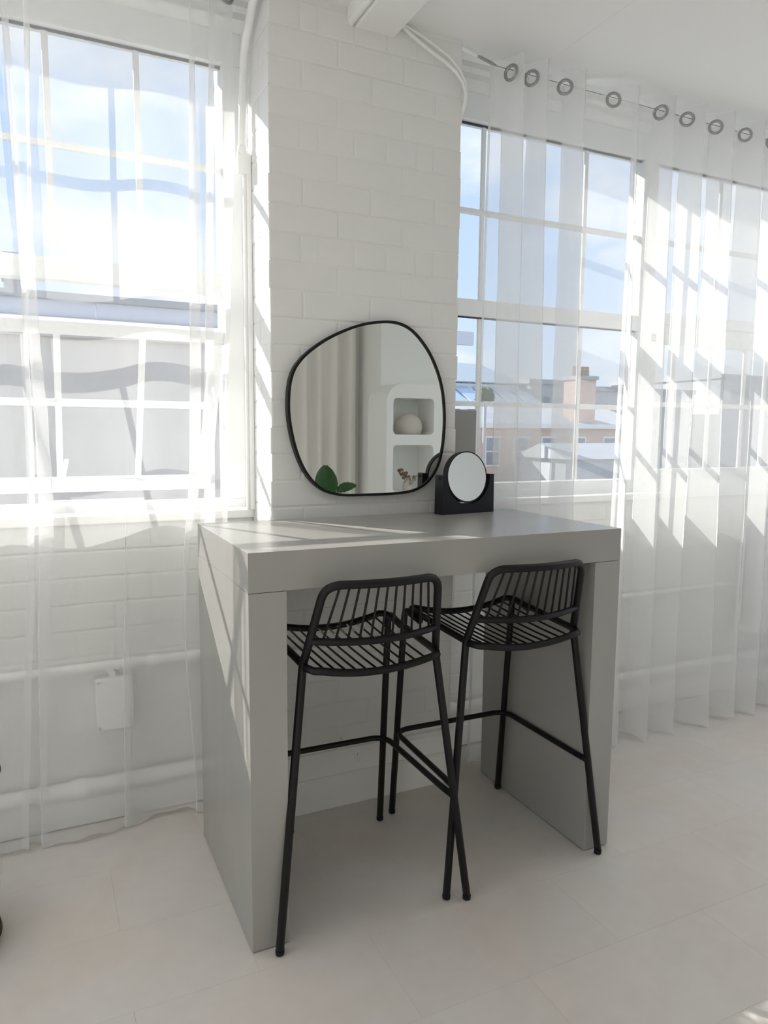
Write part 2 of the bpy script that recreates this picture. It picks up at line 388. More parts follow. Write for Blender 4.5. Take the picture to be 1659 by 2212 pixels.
# ---- other walls (behind and beside the camera)
def side_wall(name, xa, xb, ya, yb, za, zb, wname):
    wl = struct(bxo(name, xa, xb, RYB - 0.15, 1.28, -0.2, za, 'paint'))
    bxo('wall_upper', xa, xb, RYB - 0.15, 1.28, zb, 3.2, 'paint', wl)
    bxo('wall_pillar', xa, xb, RYB - 0.15, ya, za, zb, 'paint', wl); bxo('wall_pillar', xa, xb, yb, 1.28, za, zb, 'paint', wl)
    wn = bpy.data.objects.new(wname, None); COL.objects.link(wn); wn['kind'] = 'structure'
    xm = (xa + xb) / 2
    for z0, z1 in ((za, za + .06), (zb - .06, zb), (1.83, 1.90)): bxo('frame_rail', xm - .035, xm + .035, ya, yb, z0, z1, 'upvc', wn, .004)
    for y in (ya, yb - .06): bxo('frame_jamb', xm - .035, xm + .035, y, y + .06, za + .06, zb - .06, 'upvc', wn, .004)
    n = 4
    for k in range(1, n):
        y = lerp(ya, yb, k / n); bxo('glazing_bar', xm - .012, xm + .012, y - .012, y + .012, za + .06, zb - .06, 'upvc', wn)
    for k in range(n): bxo('pane', xm - .002, xm + .002, lerp(ya, yb, k / n), lerp(ya, yb, (k + 1) / n), za + .06, zb - .06, 'glass', wn)
side_wall('wall_left', RX0 - 0.15, RX0, -2.80, -0.05, 0.25, 2.6, 'added_window_left')  # window in this wall is added, lets in sun to brighten the room
side_wall('wall_right', RX1, RX1 + 0.15, -2.30, 0.55, 0.15, 2.6, 'added_window_right')  # unseen window added here for more sky light at the right
struct(bxo('wall_back', RX0, RX1, RYB - 0.15, RYB, -0.2, 3.2, 'paint'))
wb = struct(bxo('wall_recess', 2.109, RX1, RYB, -2.5, 0.0, CEIL, 'plasterwhite'))

# ---- skirtings and pipes boxed along the wall
bm = bmesh.new(); extrude_profile(bm, [(0.845, 0.0), (0.845, 0.078), (0.852, 0.086), (FACE + .012, 0.086), (FACE + .012, 0.0)], RX0, PX0, 'x'); struct(obj('baseboard_left', bm, 'paint'))
bm = bmesh.new(); extrude_profile(bm, [(0.845, 0.0), (0.845, 0.085), (0.852, 0.093), (FACE + .012, 0.093), (FACE + .012, 0.0)], PX1, RX1, 'x'); struct(obj('baseboard_right', bm, 'paint'))
bm = bmesh.new(); extrude_profile(bm, [(0.592, 0.0), (0.592, 0.108), (0.600, 0.116), (0.606, 0.118), (0.606, 0.185), (0.616, 0.20), (0.645, 0.205), (0.645, 0)], PX0 - 0.012, PX1 + 0.012, 'x'); struct(obj('baseboard_pier', bm, 'paint'))

# ================================================================== WINDOWS
def window(name, x0, x1, bars, ztop_bars, open_bottom, thick_l=0.07, thick_r=0.07, lowbars=None, railed=False):
    wn = bpy.data.objects.new(name, None); COL.objects.link(wn); wn['kind'] = 'structure'
    zt, zm1, zm0, zb = (2.612, 1.926, 1.872, 1.118) if railed else (2.612, 1.90, 1.83, 1.118)
    Y0, Y1 = WIN, 1.04
    # outer frame
    bxo('frame_head', x0, x1, Y0, Y1, zt, 2.722, 'upvc', wn, 0.004)
    bxo('frame_foot', x0, x1, Y0, Y1, SILL - 0.03, zb - (0.03 if open_bottom else 0), 'upvc', wn, 0.004)
    bxo('frame_jamb', x0, x0 + thick_l, Y0, Y1, zb - (0.03 if open_bottom else 0), zt, 'upvc', wn, 0.004)
    bxo('frame_jamb', x1 - thick_r, x1, Y0, Y1, zb - (0.03 if open_bottom else 0), zt, 'upvc', wn, 0.004)
    bxo('transom', x0 + thick_l, x1 - thick_r, Y0, Y1, zm0, zm1, 'upvc', wn, 0.005)
    a, b = x0 + thick_l, x1 - thick_r
    for zz in (zt - 0.012, zm0 - 0.010):
        if zz < 1.9 and open_bottom: continue
        bxo('gasket', a, b, Y0 + 0.022, Y0 + 0.030, zz + .004, zz + 0.011, 'gasket', wn)
    # upper light
    hb = 2.262; cols = [a] + [x for x in bars if a < x < b] + [b]
    for x in cols[1:-1]:
        bxo('glazing_bar', x - 0.010, x + 0.010, GL - 0.006, GL + 0.006, zm1, zt, 'upvc', wn, 0.003)
    bxo('glazing_bar', a, b, GL - 0.011, GL + 0.011, hb - 0.011, hb + 0.011, 'upvc', wn, 0.003)
    for c0, c1 in zip(cols, cols[1:]):
        for z0, z1 in ((zm1, hb), (hb, zt)):
            bxo('pane', c0, c1, GL - 0.002, GL + 0.002, z0, z1, 'glass', wn)
    # lower sash (its own local frame, y = depth, z = down from its top edge)
    s = bpy.data.objects.new('sash', None); COL.objects.link(s); s.parent = wn
    H = 0.700
    if open_bottom:
        s.location = (0, GL, 1.705); s.rotation_euler = (math.radians(26), 0, 0); H = 0.66
    else:
        s.location = (0, GL, zm0)
        H = zm0 - zb
    rail = 0.045 if (open_bottom or railed) else 0.004
    rtop = 0.09 if railed else rail
    lb = [x for x in (lowbars or bars) if a < x < b]
    cols = [a + rail] + lb + [b - rail]
    mid = -H / 2 - 0.01
    if open_bottom: mid = -0.30
    if open_bottom or railed:
        bxo('sash_rail', a, b, -0.02, 0.025, -rtop, 0.0, 'upvc', s, 0.003)
        bxo('sash_rail', a, b, -0.02, 0.025, -H, -H + rail, 'upvc', s, 0.003)
        bxo('sash_stile', a, a + rail, -0.02, 0.025, -H + rail, -rail, 'upvc', s, 0.003)
        bxo('sash_stile', b - rail, b, -0.02, 0.025, -H + rail, -rail, 'upvc', s, 0.003)
    for x in lb:
        bxo('glazing_bar', x - 0.011, x + 0.011, -0.006, 0.006, -H + rail, -rail, 'upvc', s, 0.003)
    bxo('glazing_bar', a + rail, b - rail, -0.011, 0.011, mid - 0.011, mid + 0.011, 'upvc', s, 0.003)
    for c0, c1 in zip(cols, cols[1:]):
        for z0, z1 in ((-H + rail, mid), (mid, -rail)):
            bxo('pane', c0, c1, -0.002, 0.002, z0, z1, 'glass', s)
    return wn, s
w1, s1 = window('window_1', -1.30, 0.257, [-1.207, -0.929, -0.651, -0.373, -0.095], None, True)
w1b, _ = window('window_4', -3.2, -1.30, [-2.9, -2.6, -2.3, -2.0, -1.6], None, True)
w2, _ = window('window_2', 1.09, 2.215, [1.293, 1.844], None, False, thick_l=0.045, thick_r=0.045)
w3, s3 = window('window_3', 2.215, 4.6, [2.71, 3.25, 3.80], None, False, thick_l=0.045, lowbars=[2.443, 2.706, 2.96, 3.125, 3.54, 3.82, 4.1], railed=True)
# casement handle with its peg on the left sash
hd = bmesh.new(); tube(hd, fillet([(-0.37, -0.03, -0.60), (-0.37, -0.055, -0.60), (-0.352, -0.06, -0.50)], 0.012), 0.008, 8); tube(hd, [(-0.37, -0.02, -0.60), (-0.37, -0.035, -0.60)], 0.018, 12)
autosmooth(obj('handle', hd, 'upvc', s1))
hd = bmesh.new(); tube(hd, [(-0.46, -0.05, 1.09), (-0.40, -0.02, 1.098), (-0.12, -0.02, 1.098)], 0.007, 8)
o = obj('stay', hd, 'upvc', w1); o.location = (0, GL - 0.03, 0)

# ================================================================== TABLE
W, D, H, TT, PT = 1.1893, 0.604, 1.05, 0.1007, 0.098
tb = thing('console_table', 'tall grey concrete-look bar table standing against the brick pier', 'table', (0, 0, 0))
bxo('table_top', 0, W, 0, D, H - TT, H, 'concrete', tb, 0.0009)
for x0 in (0.0, W - PT):
    bxo('side_panel', x0, x0 + PT, 0.0, D, 0.004, H - TT - 0.0012, 'concrete', tb, 0.0009)
    for yy in (0.04, D - 0.04):
        bm = bmesh.new(); lathe(bm, [(0.012, 0.0), (0.014, 0.001), (0.014, 0.004)], 12, (x0 + PT / 2, yy)); obj('foot', bm, 'blackmatt', tb)
bxo('panel_edging', W - PT - 0.0015, W - PT, 0.0, 0.024, 0.03, H - TT - 0.002, 'concrete', tb)

# ================================================================== STOOLS
SP = dict(a1=.279, a2=.222, d=.490, hk=.739, kb=.195, kv=.061, ct=.160, vt=-.013, ht=.965, hlb=.811, s2=.203, sf=.417, hs=.757, hf=.313)
RT = 0.0112
def stool(label, loc, rot):
    t = thing('bar_stool', label, 'bar stool', loc, rot, 'bar stools at the console table')
    g = SP
    def K(s): return Vector((s * g['kb'], g['kv'], g['hk']))
    def T(s): return Vector((s * g['ct'], g['vt'], g['ht']))
    # rear legs
    for s in (-1, 1):
        P = fillet([(s * g['a1'], 0, 0.0135), K(s) + Vector((0, 0, -0.004)), K(s).lerp(T(s), 0.05)], 0.05, 4)
        bm = bmesh.new(); tube(bm, P, RT, 12)
        leg = autosmooth(obj('leg', bm, 'black', t))
        bm = bmesh.new(); lathe(bm, [(0.008, 0.0), (0.0118, 0.003), (0.0122, 0.014)], 12, (s * g['a1'], 0)); obj('foot_cap', bm, 'blackmatt', leg)
    # front legs: rise, then bend back into the seat's side rail
    for s in (-1, 1):
        S = Vector((s * g['s2'], g['sf'], g['hs'])); back = (Vector((s * 0.19, 0.04, 0.735)) - S).normalized()
        P = fillet([(s * g['a2'], g['d'], 0.0135), S + Vector((s * 0.012, 0.004, -0.002)), S + back * 0.10 + Vector((s * 0.012, 0, -0.012))], 0.028, 8)
        bm = bmesh.new(); tube(bm, P, RT, 12); leg = autosmooth(obj('leg', bm, 'black', t))
        bm = bmesh.new(); lathe(bm, [(0.008, 0.0), (0.0118, 0.003), (0.0122, 0.014)], 12, (s * g['a2'], g['d'])); obj('foot_cap', bm, 'blackmatt', leg)
    # back frame
    P = [K(-1).lerp(T(-1), 0.04)] + fillet([K(-1).lerp(T(-1), 0.04), T(-1), T(1), K(1).lerp(T(1), 0.04)], 0.05, 8)[1:]
    P = [Vector((p.x, p.y - 0.030 * max(0, (1 - (p.x / g['ct']) ** 2)) * max(0, min(1, (p.z - .80) / .16)), p.z)) for p in
         [q for a, b in zip(P, P[1:]) for q in ([a.lerp(b, k / 8) for k in range(8)] if (b - a).length > 0.12 else [a])] + [P[-1]]]
    tubeo('back_frame', P, RT, 'black', t, 12)
    # curved lower back rail
    fb = (g['hlb'] - g['hk']) / (g['ht'] - g['hk'])
    B = [K(s).lerp(T(s), fb) for s in (-1, 1)]
    def low(u): # u in -1..1
        p = B[0].lerp(B[1], (u + 1) / 2); return Vector((p.x, p.y - 0.040 * (1 - u * u), p.z - 0.006 * (1 - u * u)))
    def topb(u):
        x = u * g['ct']; return Vector((x, g['vt'] - 0.030 * (1 - u * u), g['ht']))
    tubeo('back_rail', [low(-1 + k / 10) for k in range(21)], 0.0098, 'black', t, 10)
    for k in range(11):
        u = -1 + 2 * (k + 1) / 12
        a = topb(u * 0.93); 
        if k in (0, 10): a = a + Vector((0, 0, -0.004))
        tubeo('back_rod', [a, low(u)], 0.0033, 'black', t, 8)
    # seat ring
    rz = lambda u: 0.735 - 0.018 * (1 - u * u); fz = lambda u: g['hs'] - 0.027 * (1 - u * u)
    rear = [Vector((u * 0.155, 0.012, rz(u))) for u in [-1 + k / 6 for k in range(13)]]
    front = [Vector((u * (g['s2'] - 0.022), g['sf'] + 0.002, fz(u))) for u in [1 - k / 6 for k in range(13)]]
    cr1 = [Vector((0.178, 0.020, 0.7365)), Vector((0.190, 0.045, 0.738))]; cf1 = [Vector((g['s2'] - .001, g['sf'] - 0.022, g['hs'] - .001)), Vector((g['s2'] - 0.008, g['sf'] - 0.006, g['hs']))]
    mir = lambda L_: [Vector((-p.x, p.y, p.z)) for p in reversed(L_)]
    loop = rear + cr1 + cf1 + front + mir(cf1) + mir(cr1)
    tubeo('seat_frame', loop, 0.0105, 'black', t, 10, closed=True)
    for s in (-1, 1):
        tubeo('bracket', [K(s) + Vector((0, 0.0, -0.006)), (s * 0.183, 0.022, 0.736)], 0.0075, 'black', t, 8)
    for k in range(11):
        u = -1 + 2 * (k + 1) / 12
        a = Vector((u * 0.172, 0.012, rz(u) + 0.002)); b = Vector((u * (g['s2'] - 0.01), g['sf'], fz(u) + 0.002)); md = (a + b) / 2 + Vector((0, 0, -0.004))
        tubeo('seat_rod', [a, a.lerp(md, .5) + Vector((0, 0, -.001)), md, md.lerp(b, .5) + Vector((0, 0, -.001)), b], 0.0030, 'black', t, 8)
    # footrest
    f = g['hf'] / g['hk']
    Hh = [Vector((s * g['a1'], 0, 0)).lerp(K(s), f) for s in (-1, 1)]
    P = fillet([Hh[0] + Vector((0.004, 0, 0)), Hh[0] + Vector((0.035 * -0 + 0.008, 0.05, 0)), (-0.226, 0.468, g['hf']), (0.226, 0.468, g['hf']), Hh[1] + Vector((-0.008, 0.05, 0)), Hh[1] + Vector((-0.004, 0, 0))], [0.02, 0.06, 0.06, 0.02], 8)
    tubeo('footrest', P, 0.0092, 'black', t, 10)
    return t
stool('black wire-back metal bar stool nearer the left table leg', (0.342, -0.037, 0), -0.022)
stool('black wire-back metal bar stool nearer the right table leg', (0.847, -0.022, 0), -0.016)

# ================================================================== WALL MIRROR
mt = thing('wall_mirror', 'asymmetric pebble-shaped mirror with thin black frame on brick pier', 'mirror', (0, 0, 0))
MO = [(.302, 1.42), (.312, 1.525), (.347, 1.579), (.429, 1.644), (.529, 1.691), (.597, 1.711), (.686, 1.722), (.744, 1.707), (.796, 1.665), (.844, 1.603), (.882, 1.515), (.896, 1.420), (.894, 1.315), (.878, 1.230), (.843, 1.172), (.786, 1.133), (.710, 1.124), (.584, 1.124), (.490, 1.124), (.428, 1.140), (.378, 1.182), (.342, 1.242), (.315, 1.329)]
def closed_spline(P, k):
    n = len(P); out = []
    for i in range(n):
        p0, p1, p2, p3 = P[(i - 1) % n], P[i], P[(i + 1) % n], P[(i + 2) % n]
        for s in range(k):
            t = s / k
            out.append(tuple(0.5 * ((2 * p1[j]) + (-p0[j] + p2[j]) * t + (2 * p0[j] - 5 * p1[j] + 4 * p2[j] - p3[j]) * t * t + (-p0[j] + 3 * p1[j] - 3 * p2[j] + p3[j]) * t ** 3) for j in range(2)))
    return out
# soften the traced outline once
for _ in range(1):
    MO = [tuple(0.7 * MO[i][j] + 0.15 * (MO[i - 1][j] + MO[(i + 1) % len(MO)][j]) for j in range(2)) for i in range(len(MO))]
cxm = sum(p[0] for p in MO) / len(MO); czm = sum(p[1] for p in MO) / len(MO)
MO = [(cxm + (x - cxm) * 1.005, czm + (z_ - czm) * 1.005) for x, z_ in MO]
OUT = closed_spline(MO, 6)
def offset(P, d):
    n = len(P); o = []
    for i in range(n):
        a, b = P[i - 1], P[(i + 1) % n]; tx, tz = b[0] - a[0], b[1] - a[1]; l = math.hypot(tx, tz)
        o.append((P[i][0] + tz / l * d, P[i][1] - tx / l * d))
    return o
ar = sum(OUT[i - 1][0] * OUT[i][1] - OUT[i][0] * OUT[i - 1][1] for i in range(len(OUT)))
sg = 1 if ar > 0 else -1
outer, inner = offset(OUT, sg * 0.0045), offset(OUT, -sg * 0.0045)
bm = bmesh.new()
rings = [[bm.verts.new((x, y, z_)) for x, z_ in P] for P, y in ((outer, 0.628), (outer, 0.601), (inner, 0.601), (inner, 0.628))]
n = len(OUT)
for a, b in zip(rings, rings[1:] + rings[:1]):
    for i in range(n): bm.faces.new((a[i], a[(i + 1) % n], b[(i + 1) % n], b[i]))
autosmooth(obj('mirror_frame', bm, 'black', mt), 40)
bm = bmesh.new(); pl = offset(OUT, -sg * 0.003)
extrude_profile(bm, pl, 0.605, 0.612); obj('mirror_glass', bm, 'mirror', mt)
bm = bmesh.new(); extrude_profile(bm, pl, 0.6125, 0.627); obj('backing', bm, 'blackmatt', mt)

# ================================================================== TABLE MIRROR
yaw = math.radians(7.4)
tm = thing('vanity_mirror', 'small round swivel mirror in black block stand on grey table', 'mirror', (0.955, 0.548, H), yaw)
Wb, Hb, Db, rc, zc = 0.1195, 0.140, 0.024, 0.0985, 0.131
poly = [(-Wb, 0), (Wb, 0), (Wb - 0.002, Hb), (math.sqrt(rc ** 2 - (Hb - zc) ** 2), Hb)]
for k in range(25):
    a = math.asin((Hb - zc) / rc); th = a - (PI + 2 * a) * k / 24
    poly.append((rc * math.cos(th), zc + rc * math.sin(th)))
poly.append((-math.sqrt(rc ** 2 - (Hb - zc) ** 2), Hb)); poly.append((-Wb + 0.002, Hb))
pp = [poly[0]]
for q in poly[1:]:
    if math.hypot(q[0] - pp[-1][0], q[1] - pp[-1][1]) > 1e-4: pp.append(q)
bm = bmesh.new(); extrude_profile(bm, pp, -Db, Db); st = autosmooth(obj('stand', bm, 'blackmatt', tm), 30)
for s in (-1, 1):
    bm = bmesh.new(); tube(bm, [(s * (Wb - 0.003), 0, 0.128), (s * (Wb + 0.001), 0, 0.128)], 0.006, 12); obj('screw', bm, 'black', st)
    bm = bmesh.new(); tube(bm, [(s * 0.088, 0, zc), (s * (Wb - 0.012), 0, zc)], 0.004, 10); obj('pivot', bm, 'black', tm)
tilt = Matrix.Translation((0, 0, zc)) @ Matrix.Rotation(math.radians(-5), 4, 'X')
bm = bmesh.new()
prof = [(0.0885, -0.013), (0.0925, -0.013), (0.0925, 0.013), (0.0885, 0.013), (0.0875, 0.010), (0.0875, -0.010)]; rr = []
for r, y in prof: rr.append([bm.verts.new(tilt @ Vector((r * math.cos(2 * PI * k / 56), y, r * math.sin(2 * PI * k / 56)))) for k in range(56)])
for a, b in zip(rr, rr[1:] + rr[:1]):
    for k in range(56): bm.faces.new((a[k], a[(k + 1) % 56], b[(k + 1) % 56], b[k]))
autosmooth(obj('mirror_rim', bm, 'blackmatt', tm), 30)
bm = bmesh.new()
for y0 in (-0.0125, 0.0095):
    A = [bm.verts.new(tilt @ Vector((0.0883 * math.cos(2 * PI * k / 56), y0, 0.0883 * math.sin(2 * PI * k / 56)))) for k in range(56)]
    B = [bm.verts.new(v.co + (tilt.to_3x3() @ Vector((0, 0.003, 0)))) for v in A]
    bm.faces.new(A); bm.faces.new(B)
    for k in range(56): bm.faces.new((A[k], A[(k + 1) % 56], B[(k + 1) % 56], B[k]))
obj('mirror_glass', bm, 'mirror', tm)

# ---- grey upright panel on the right sill, half hidden by the pier
pn = thing('grille_panel', 'tall narrow dark grey panel with rounded corners standing behind round mirror', 'panel', (1.165, 0.905, SILL))
def rrect(x0, x1, z0, z1, r, n=6):
    P = []
    for cx_, cz_, a0 in ((x1 - r, z0 + r, -PI / 2), (x1 - r, z1 - r, 0), (x0 + r, z1 - r, PI / 2), (x0 + r, z0 + r, PI)):
        for k in range(n + 1):
            a = a0 + PI / 2 * k / n; P.append((cx_ + r * math.cos(a), cz_ + r * math.sin(a)))
    return P
bm = bmesh.new(); extrude_profile(bm, rrect(-.054, .054, 0.0, .375, .008), -0.012, 0.012); obj('casing', bm, 'metal', pn)
bm = bmesh.new(); extrude_profile(bm, rrect(-.0525, .0525, 0.004, .370, .007), -0.0145, -0.012); obj('grille', bm, 'graypanel', pn)
for s in (-1, 1):
    bxo('clip', s * .036 - .012, s * .036 + .012, -0.010, 0.010, 0.375, 0.3775, 'graypanel', pn)

# ================================================================== PIPES, CONDUIT, BOXES
def pipe(name, pts, r, label, cat='pipe', rad=0.04, mat_='pipe', collars=()):
    t = thing(name, label, cat, (0, 0, 0)); tubeo('pipe_run', fillet(pts, rad, 6), r, mat_, t, 14)
    for p, ax in collars:
        a = Vector(p); d = Vector(ax) * 0.02; tubeo('collar', [a - d, a + d], r * 1.25, mat_, t, 14)
    return t
pipe('heating_pipe', [(RX0 + .02, .815, .147), (PX0 - .03, .815, .147)], .0255, 'thick white pipe running above the skirting under the left window', collars=[((-.36, .815, .147), (1, 0, 0))])
pipe('heating_pipe', [(PX1 + .05, .815, .187), (RX1 - .02, .815, .187)], .0215, 'thick white pipe running above the skirting under the right window', collars=[((1.07, .815, .187), (1, 0, 0)), ((2.95, .815, .187), (1, 0, 0))])
pipe('conduit', [(RX0 + .02, .838, .550), (PX0 - .005, .838, .550)], .0165, 'white pipe across the wall above the junction box', collars=[((-.19, .838, .550), (1, 0, 0)), ((-.11, .838, .550), (1, 0, 0)), ((.02, .838, .550), (1, 0, 0))])
pipe('conduit', [(PX1 + .005, .842, .573), (2.80, .842, .573)], .010, 'thin white pipe across the wall between pier and radiator', collars=[((1.5, .842, .573), (1, 0, 0))])
pipe('conduit', [(PX0 + .002, .615, .585), (PX1 + .004, .615, .595), (PX1 + .020, .70, .60)], .010, 'thin white pipe across the pier under the table', rad=.01)
for i, (x, z_) in enumerate(((.50, .225), (.56, .165), (.63, .545))):
    o = tubeo('pipe_hook', fillet([(x, .628 if z_ > .21 else .606, z_ + .012), (x, .598, z_ + .012), (x, .598, z_ - .008)], .008, 4), .004, 'pipe', None, 8)
    tag(o, ('small white hook highest on the pier below table', 'small white hook just under the lower ledge of the pier', 'small white hook on the pipe across the pier')[(1, 0, 2)[i] if False else i] if False else
        ('small white hook on pier just above the boxed skirting', 'small white hook on the boxed skirting of the pier', 'small white hook beside thin pipe across the pier')[i], 'hook', 'hooks on the pier')
# junction box
jb = thing('junction_box', 'flat white square junction box on wall under left window', 'electrical box', (-0.246, 0.845, 0.422))
bxo('cover', -.059, .059, -0.034, 0.014, -0.088, 0.088, 'pipe', jb, 0.003)
for sx_, sz_ in ((-1, 1), (1, 1), (-1, -1), (1, -1)):
    bm = bmesh.new(); tube(bm, [(sx_ * .05, -.0335, sz_ * .079), (sx_ * .05, -.0355, sz_ * .079)], .004, 8); obj('screw', bm, 'metal', jb)
bm = bmesh.new(); tube(bm, fillet([(-.005, -.005, .085), (-.008, -.008, .105), (-.022, -.006, .118)], .01), .006, 8); tube(bm, fillet([(.006, -.005, .085), (.0, -.008, .108), (-.012, -.006, .120)], .01), .005, 8); autosmooth(obj('cable', bm, 'pipe', jb))
# conduit down the pier's left side
t = thing('conduit', 'white conduit bending down the sunlit left side of the pier', 'conduit')
tubeo('pipe_run', fillet([(.222, .615, 2.715), (.226, .700, 2.690), (.228, .820, 2.60), (.226, .838, 2.45), (.224, .845, 2.285)], .12, 6), .0135, 'pipe', t, 14)
tubeo('collar', [(.2255, .842, 2.46), (.2252, .843, 2.435)], .0148, 'pipe', t, 14)
tubeo('collar', [(.224, .845, 2.300), (.224, .845, 2.280)], .0165, 'pipe', t, 14)
bm = bmesh.new(); extrude_profile(bm, [(-.018, 0), (.016, 0), (.018, .02), (.016, .055), (.008, .068), (-.012, .070), (-.018, .06)], -.020, .024, 'x'); bm2 = obj('outlet_box', bm, 'pipe', t); bm2.location = (.226, .850, 2.212)
bxo('casing', .226, .2515, .845, .858, SILL, 2.212, 'pipe', t, .002)
bxo('casing', .236, .2515, .832, .840, SILL, 2.212, 'pipe', t, .002)
o = tubeo('pipe_stub', [(.236, .60, 2.712), (.236, .625, 2.672)], .012, 'pipe', None, 12); tag(o, 'short white pipe stub at top left corner of pier', 'pipe')
# twisted cables leaving the beam
t = thing('wall_cable', 'white painted cables curving from ceiling beam over the pier edge', 'cable')
tubeo('cable', [Vector(p) for p in ((.700, .618, 2.700), (.735, .616, 2.678), (.780, .615, 2.655), (.830, .614, 2.632), (.880, .613, 2.612), (.922, .612, 2.588), (.950, .612, 2.560), (.965, .615, 2.530), (.968, .622, 2.500), (.964, .640, 2.465), (.962, .66, 2.44))], .0062, 'pipe', t, 8)
tubeo('cable', [Vector(p) for p in ((.690, .622, 2.706), (.740, .620, 2.694), (.800, .619, 2.676), (.850, .618, 2.655), (.900, .616, 2.632), (.938, .615, 2.600), (.962, .614, 2.565), (.972, .618, 2.525), (.970, .635, 2.48))], .0045, 'pipe', t, 8)
# beam
bmn = struct(bxo('trim_3', .548, .690, RYB, PY + .002, 2.655, CEIL + .01, 'ceiling', None, .004))
bm = bmesh.new(); tube(bm, [(.533, RYB, 2.672), (.533, PY, 2.672)], .013, 12); extrude_profile(bm, [(.520, 2.672), (.546, 2.672), (.546, CEIL + .005), (.520, CEIL + .005)], RYB, PY)
struct(obj('trim_4', bm, 'pipe'))
bxo('cable_lump', .640, .700, .60, .632, CEIL - .028, CEIL, 'pipe', bmn, .006)
# outlet nozzle beside the pier, under the table
bm = bmesh.new(); lathe(bm, [(.008, 0), (.034, .004), (.036, .018), (.03, .03), (.01, .034)], 20); o = autosmooth(obj('valve_cap', bm, 'pipe')); o.rotation_euler = (PI / 2, 0, 0); o.location = (1.02, .80, .215)
tag(o, 'round white cap on the pipe right of the pier', 'pipe cap')
o = tubeo('loose_cable', [Vector(p) for p in ((1.09, .835, .94), (1.093, .835, .70), (1.085, .83, .55), (1.06, .83, .47), (1.03, .83, .44), (.995, .83, .40), (.99, .83, .25))], .0025, 'pipe', None, 6); tag(o, 'thin white cable hanging on wall right of pier', 'cable')
# radiator
rd = thing('radiator', 'white panel radiator on the wall behind the right sheer curtains', 'radiator', (0, -.004, 0))
for xa in range(9):
    bxo('panel', 2.83 + xa * .17, 2.83 + (xa + 1) * .17 - .004, .745, .762, .325, .895, 'upvc', rd, .004)
bxo('back_panel', 2.83, 4.36, .80, .815, .325, .895, 'upvc', rd, .004)
bxo('side_cover', 2.822, 2.832, .745, .815, .325, .90, 'upvc', rd, .003)
bxo('side_cover', 4.36, 4.37, .745, .815, .325, .90, 'upvc', rd, .003)
bxo('top_grille', 2.822, 4.37, .742, .818, .897, .912, 'upvc', rd, .003)
tubeo('riser', [(2.775, .80, .187), (2.775, .80, .90)], .012, 'pipe', rd, 12)
tubeo('valve', fillet([(2.775, .80, .885), (2.775, .80, .93), (2.775, .80, .955)], .01), .018, 'upvc', rd, 14)
tubeo('elbow', [(2.765, .795, .345), (2.83, .795, .345)], .019, 'pipe', rd, 14)
for x in (2.95, 4.2): bxo('bracket', x, x + .03, .815, FACE, .5, .7, 'upvc', rd)

# ================================================================== SHEER CURTAINS
ZTOP = 2.690
def resample(P, step):
    out = [P[0]]; acc = 0.0
    for a, b in zip(P, P[1:]):
        l = math.hypot(b[0] - a[0], b[1] - a[1])
        if l < 1e-9: continue
        d = step - acc
        while d <= l:
            t = d / l; out.append((lerp(a[0], b[0], t), lerp(a[1], b[1], t))); d += step
        acc = (acc + l) % step
    return out
def resample_n(P, n):
    L_ = [0.0]
    for a, b in zip(P, P[1:]): L_.append(L_[-1] + math.hypot(b[0] - a[0], b[1] - a[1]))
    out = []; j = 0
    for k in range(n + 1):
        d = L_[-1] * k / n
        while j < len(P) - 2 and L_[j + 1] < d: j += 1
        t = (d - L_[j]) / max(1e-9, L_[j + 1] - L_[j]); out.append((lerp(P[j][0], P[j + 1][0], t), lerp(P[j][1], P[j + 1][1], t)))
    return out
def curtain_mesh(plan, zs, off=0.0, wob=0.0, seed=0, hemfn=None, ncol=None, holes=(), hr=.022):
    bm = bmesh.new(); rowsv = []
    rnd = random.Random(seed); ph = [rnd.uniform(0, 6.28) for _ in range(6)]
    for j, z_ in enumerate(zs):
        P = plan(z_)
        if ncol: P = resample_n(P, ncol)
        r = []
        wb_ = wob * max(0.0, min(1.0, (2.58 - z_) / .3))
        for i, (x, y) in enumerate(P):
            yy = y + wb_ * (math.sin(x * 31 + z_ * 2.1 + ph[0]) * .5 + math.sin(x * 17 - z_ * 3.3 + ph[1]) * .6 + math.sin(z_ * 9 + x * 60 + ph[2]) * .15)
            zz = hemfn(x, i / len(P)) if (hemfn and j == len(zs) - 1) else z_
            if off:
                a = P[max(i - 1, 0)]; b = P[min(i + 1, len(P) - 1)]; l = math.hypot(b[0] - a[0], b[1] - a[1]) or 1
                x2, yy = x + (b[1] - a[1]) / l * off, yy - (b[0] - a[0]) / l * off
            else: x2 = x
            r.append(bm.verts.new((x2, yy, zz)))
        rowsv.append(r)
    H2 = hr * hr
    for a, b in zip(rowsv, rowsv[1:]):
        hot = holes and abs(a[0].co.z - holes[0].z) < .05
        for i in range(len(a) - 1):
            if hot:
                c = (a[i].co + b[i + 1].co) / 2
                if any((c - h).length_squared < H2 for h in holes): continue
            bm.faces.new((a[i], a[i + 1], b[i + 1], b[i]))
    return bm
def eyelet_at(plan, xe, zc, ncol):
    P = resample_n(plan(zc), ncol); best = min(range(2, len(P) - 2), key=lambda i: (abs(P[i][0] - xe[0]) + abs(P[i][1] - xe[1])))
    a, b = P[best - 2], P[best + 2]; t = Vector((b[0] - a[0], b[1] - a[1], 0)).normalized()
    return Vector((P[best][0], P[best][1], zc)), Vector((t.y, -t.x, 0))
ZHEAD = [ZTOP - .004 * k for k in range(30)]
